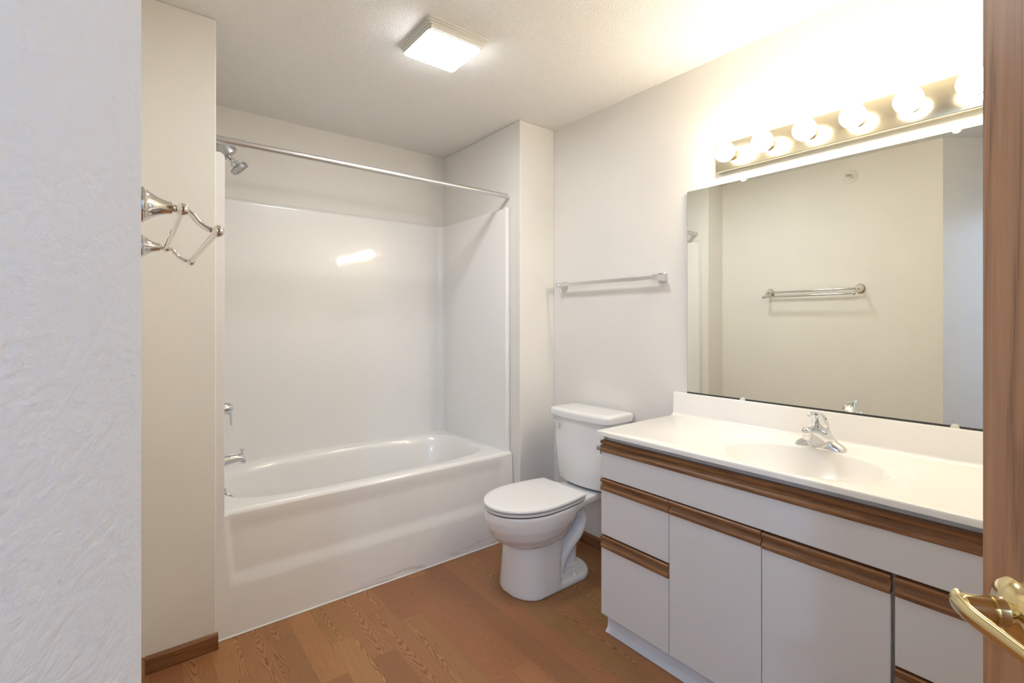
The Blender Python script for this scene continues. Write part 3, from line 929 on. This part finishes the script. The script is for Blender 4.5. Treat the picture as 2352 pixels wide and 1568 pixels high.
# ------------------------------------------------------------------ mirror
MY0, MY1, MZ0, MZ1 = 0.062, 1.279, 0.936, 1.872
MX = W - 0.010
t = thing('wall_mirror', 'large frameless wall mirror above the sink backsplash', 'mirror', (W - 0.004, 0.67, MZ0))
bm = bmesh.new()
add_box(bm, MX, MX + 0.006, MY0, MY1, MZ0, MZ1)
obj('mirror_backing', bm, M_glassedge, t, smooth=0)
bm = bmesh.new()
v = [bm.verts.new(p) for p in ((MX - 0.0004, MY0 + 0.001, MZ0 + 0.002), (MX - 0.0004, MY1 - 0.001, MZ0 + 0.002), (MX - 0.0004, MY1 - 0.001, MZ1 - 0.001), (MX - 0.0004, MY0 + 0.001, MZ1 - 0.001))]
bm.faces.new(v)
obj('mirror_glass', bm, M_mirror, t, smooth=0)
obj('bottom_channel', bx(MX - 0.0015, W - 0.001, MY0, MY1, MZ0 - 0.0005, MZ0 + 0.0055), M_gasket_shadowgap, t, smooth=0)
for (yy, top) in ((1.018, 0), (0.342, 0), (1.014, 1), (0.338, 1)):
    bm = bmesh.new()
    zz = MZ1 if top else MZ0
    sgn = -1 if top else 1
    pr_ = [(yy + 0.011 * math.cos(a), zz + sgn * (0.011 * math.sin(a))) for a in [PI * k / 12 for k in range(13)]] + [(yy - 0.011, zz - sgn * 0.004), (yy + 0.011, zz - sgn * 0.004)]
    add_loft(bm, [[(x, y, z) for y, z in pr_] for x in (MX - 0.004, MX - 0.001)])
    obj('mirror_clip', bm, M_clip, t)

# ------------------------------------------------------------------ vanity light bar
t = thing('vanity_light_bar', 'brass strip light with lit globe bulbs above the mirror', 'light fixture', (W, 0.67, 1.98))
LY0, LY1, LZ0, LZ1 = 0.212, 1.128, 1.919, 2.038
LX = W - 0.034
bm = bmesh.new()
add_box(bm, LX, W - 0.001, LY0, LY1, LZ0, LZ1, 0.004, 3)
obj('back_plate', bm, M_brassplate, t)
for k in range(6):
    y = 1.052 - 0.1528 * k
    bm = bmesh.new()
    add_lathe(bm, (LX + 0.001, y, 1.979), (-1, 0, 0), [(0, 0.024), (0.003, 0.024), (0.005, 0.021), (0.024, 0.020), (0.026, 0.017), (0.026, 0.0)], 32)
    sk = obj('socket_cup', bm, M_brass, t)
    bm = bmesh.new()
    bxc = LX - 0.060
    add_sphere(bm, (bxc, y, 1.979), 0.040, 32, 18)
    add_lathe(bm, (LX - 0.020, y, 1.979), (-1, 0, 0), [(0, 0.014), (0.008, 0.016), (0.014, 0.024)], 24)
    obj('globe_bulb', bm, M_bulb, sk)

# ------------------------------------------------------------------ ceiling fan light
t = thing('ceiling_fan_light', 'square white exhaust fan light lit on the ceiling', 'ceiling light', (1.036, 1.785, CZ))
def sqr(x0, x1, y0, y1, z, r=0.012):
    P = []
    for cx_, cy_, a0 in ((x1 - r, y1 - r, 0), (x0 + r, y1 - r, PI / 2), (x0 + r, y0 + r, PI), (x1 - r, y0 + r, 1.5 * PI)):
        for i in range(5):
            a = a0 + PI / 2 * i / 4
            P.append((cx_ + r * math.cos(a), cy_ + r * math.sin(a), z))
    return P
FX0, FX1, FY0, FY1 = 0.897, 1.176, 1.650, 1.925
bm = bmesh.new()
for k in range(5):
    z1_ = CZ - 0.0085 * k
    g0 = 0.0042 * k
    add_loft(bm, [sqr(FX0 + g0, FX1 - g0, FY0 + g0, FY1 - g0, z1_ - 0.0005), sqr(FX0 + g0, FX1 - g0, FY0 + g0, FY1 - g0, z1_ - 0.0030), sqr(FX0 + g0 + 0.002, FX1 - g0 - 0.002, FY0 + g0 + 0.002, FY1 - g0 - 0.002, z1_ - 0.0046)])
add_box(bm, FX0 + 0.02, FX1 - 0.02, FY0 + 0.014, FY0 + 0.018, CZ - 0.038, CZ - 0.001)
obj('louvred_grille', bm, M_plastic, t)
bm = bmesh.new()
add_box(bm, FX0 + 0.03, FX1 - 0.03, FY0 + 0.03, FY1 - 0.03, CZ - 0.034, CZ - 0.001)
obj('housing', bm, M_dark, t, smooth=0)
bm = bmesh.new()
g0 = 0.019
a_ = (FX0 + g0, FX1 - g0, FY0 + g0 + 0.012, FY1 - g0)
add_loft(bm, [sqr(*a_, CZ - 0.0395, 0.014), sqr(*a_, CZ - 0.0415, 0.014), sqr(a_[0] + 0.004, a_[1] - 0.004, a_[2] + 0.004, a_[3] - 0.004, CZ - 0.0450, 0.014), sqr(a_[0] + 0.02, a_[1] - 0.02, a_[2] + 0.02, a_[3] - 0.02, CZ - 0.047, 0.014)])
obj('diffuser', bm, M_lens, t)

# ------------------------------------------------------------------ square towel bar on the right wall
t = thing('towel_bar', 'square chrome towel bar on the right wall above the toilet', 'towel bar', (W, 1.745, 1.478))
BZ = 1.481
by0_, by1_ = 1.418, 2.100
bm = bmesh.new()
add_box(bm, W - 0.066, W - 0.050, by0_ - 0.004, by1_ + 0.016, BZ - 0.009, BZ + 0.009, 0.0012, 1)
obj('bar', bm, M_chrome, t, smooth=0)
for y in (by0_, by1_):
    bm = bmesh.new()
    def sq(x, h):
        return [(x, y - h, BZ - h), (x, y + h, BZ - h), (x, y + h, BZ + h), (x, y - h, BZ + h)]
    add_loft(bm, [sq(W - 0.014, 0.019), sq(W - 0.018, 0.018), sq(W - 0.045, 0.0125), sq(W - 0.047, 0.0125), sq(W - 0.0475, 0.014), sq(W - 0.068, 0.014)])
    po = obj('post', bm, M_chrome, t, smooth=20)
    bm = bmesh.new()
    add_box(bm, W - 0.009, W - 0.0005, y - 0.024, y + 0.024, BZ - 0.024, BZ + 0.024, 0.003)
    add_box(bm, W - 0.015, W - 0.008, y - 0.020, y + 0.020, BZ - 0.020, BZ + 0.020, 0.002)
    obj('base_plate', bm, M_chrome, po)

# ------------------------------------------------------------------ double towel rack on the left wall
t = thing('double_towel_rack', 'polished double towel rack poking past the left wall corner', 'towel rack', (XW, 1.5, 1.49))
for (y, zf) in ((1.185, 1.498), (1.795, 1.492)):
    # trumpet-shaped mount
    bm = bmesh.new()
    fx = 0.004 if y > 1.5 else 0.0
    bi = Vector((XW + 0.073 + fx, y, zf))
    bo = Vector((XW + 0.135 + fx, y, zf - 0.037))
    q = (bi.x - 0.009 - wx(y)) / 0.066
    add_lathe(bm, (wx(y), y, zf), (1, 0, 0), [(q * a, b) for a, b in [(0, 0.035), (0.003, 0.035), (0.005, 0.033), (0.0065, 0.0305), (0.009, 0.0310), (0.011, 0.029), (0.020, 0.0235), (0.032, 0.0175), (0.045, 0.0135), (0.057, 0.0115), (0.058, 0.0075), (0.060, 0.0072), (0.062, 0.009), (0.064, 0.007), (0.066, 0.006)]], 36)
    mt = obj('mount', bm, M_nickel, t)
    bm = bmesh.new()
    add_sphere(bm, tuple(bi), 0.0125, 28, 16)
    obj('ball_joint', bm, M_nickel, mt)
    bm = bmesh.new()
    add_tube(bm, spline([bi + Vector((0.008, 0, -0.002)), bi + Vector((0.018, 0, -0.010)), bi + Vector((0.029, 0, -0.024)), bi + Vector((0.044, 0, -0.034)), bo + Vector((-0.008, 0, 0.001))], 8), 0.0058, 16)
    obj('curved_arm', bm, M_nickel, mt)
    bm = bmesh.new()
    add_sphere(bm, tuple(bo), 0.0125, 28, 16)
    obj('ball_joint', bm, M_nickel, mt)
for (dx, dz) in ((0.073, 0.0), (0.135, -0.037)):
    bm = bmesh.new()
    add_tube(bm, [(XW + dx, 1.187, 1.498 + dz), (XW + dx + 0.004, 1.793, 1.492 + dz)], 0.0072, 20)
    obj('rail_bar', bm, M_nickel, t)

# ------------------------------------------------------------------ sidewall sprinkler (seen in the mirror)
t = thing('fire_sprinkler', 'white sidewall fire sprinkler high on the left wall, seen in the mirror', 'sprinkler', (XW, 1.245, 2.30))
sy_, sz_ = 1.245, 2.303
SX = wx(1.245)
bm = bmesh.new()
add_lathe(bm, (SX, sy_, sz_), (1, 0, 0), [(0, 0.047), (0.003, 0.047), (0.006, 0.043), (0.006, 0.028), (0.004, 0.027), (0.004, 0.0)], 40)
obj('escutcheon', bm, M_plastic, t)
bm = bmesh.new()
add_lathe(bm, (SX + 0.002, sy_, sz_), (1, 0, 0), [(0, 0.023), (0.016, 0.021), (0.022, 0.014), (0.024, 0.010), (0.032, 0.009), (0.032, 0.0)], 28)
sb = obj('sprinkler_body', bm, M_plastic, t)
bm = bmesh.new()
for s_ in (-1, 1):
    add_tube(bm, [(SX + 0.028, sy_ + s_ * 0.008, sz_), (SX + 0.040, sy_ + s_ * 0.012, sz_), (SX + 0.056, sy_ + s_ * 0.004, sz_)], 0.0025, 8)
add_tube(bm, [(SX + 0.030, sy_, sz_), (SX + 0.054, sy_, sz_)], 0.002, 8)
obj('frame_arms', bm, M_grey, sb)
bm = bmesh.new()
add_box(bm, SX + 0.054, SX + 0.062, sy_ - 0.014, sy_ + 0.014, sz_ + 0.004, sz_ + 0.006)
add_lathe(bm, (SX + 0.055, sy_, sz_), (1, 0, 0), [(0, 0.009), (0.002, 0.009), (0.002, 0)], 16)
obj('deflector', bm, M_chrome, sb)

# ------------------------------------------------------------------ the open oak door
DP = Vector((0.7305, 0.1000, 0))     # latch edge, visible face
DA = math.atan2(-0.6, -0.8)          # local +X runs from latch edge to hinge
dr = bpy.data.objects.new('door_1', None)
COL.objects.link(dr)
dr['kind'] = 'structure'
dr['label'] = 'open oak door at the right edge with brass lever'
dr.location = DP
dr.rotation_euler = (0, 0, DA)
ROOTS['door_1'] = Matrix.Translation(DP) @ Matrix.Rotation(DA, 4, 'Z')
# local frame: +x to hinge, +y = away from the wall side? (z x x); face seen by the camera is local -y
bm = bmesh.new()
add_box(bm, 0.0, 0.755, 0.0, 0.035, 0.012, 2.40, 0.0015, 1)
obj('door_leaf', bm, M_door, dr, local=True)
HZ = 0.985
HB = 0.052
bm = bmesh.new()
add_lathe(bm, (HB, 0.0, HZ), (0, -1, 0), [(0, 0.033), (0.002, 0.033), (0.006, 0.030), (0.010, 0.022), (0.012, 0.014), (0.014, 0.0135), (0.020, 0.0135), (0.020, 0)], 40)
hn = obj('door_handle', bm, M_brass, dr, local=True)
bm = bmesh.new()
add_lathe(bm, (HB, -0.018, HZ), (0, -1, 0), [(0, 0.0125), (0.002, 0.0135), (0.026, 0.0130), (0.028, 0.011), (0.028, 0.0)], 28)
obj('spindle', bm, M_brass, hn, local=True)
bm = bmesh.new()
lv = spline([(HB - 0.016, -0.0415, HZ), (HB - 0.008, -0.044, HZ), (HB + 0.015, -0.0445, HZ - 0.001), (HB + 0.050, -0.039, HZ - 0.002), (HB + 0.085, -0.033, HZ - 0.003), (HB + 0.105, -0.029, HZ - 0.003)], 6)
add_tube(bm, lv, [0.0098, 0.0112, 0.0115, 0.0115] + [0.0112 - 0.0002 * k for k in range(20)] + [0.0072] * 7, 20, flat=(0.55, 1.0))
obj('lever', bm, M_brass, hn, local=True)

# ------------------------------------------------------------------ hall lamp behind the camera (lights the doorway)
t = thing('hall_pendant_lamp', 'small lit globe pendant hanging in the hall', 'lamp', (-0.75, -0.75, CZ))
bm = bmesh.new()
add_lathe(bm, (-0.75, -0.75, CZ), (0, 0, -1), [(0, 0.055), (0.012, 0.054), (0.020, 0.02), (0.022, 0.006), (0.26, 0.005), (0.262, 0.02), (0.29, 0.022), (0.29, 0.0)], 28)
obj('stem', bm, M_satin, t)
bm = bmesh.new()
add_sphere(bm, (-0.75, -0.75, 2.10), 0.055, 28, 16)
obj('globe', bm, M_hlamp, t)
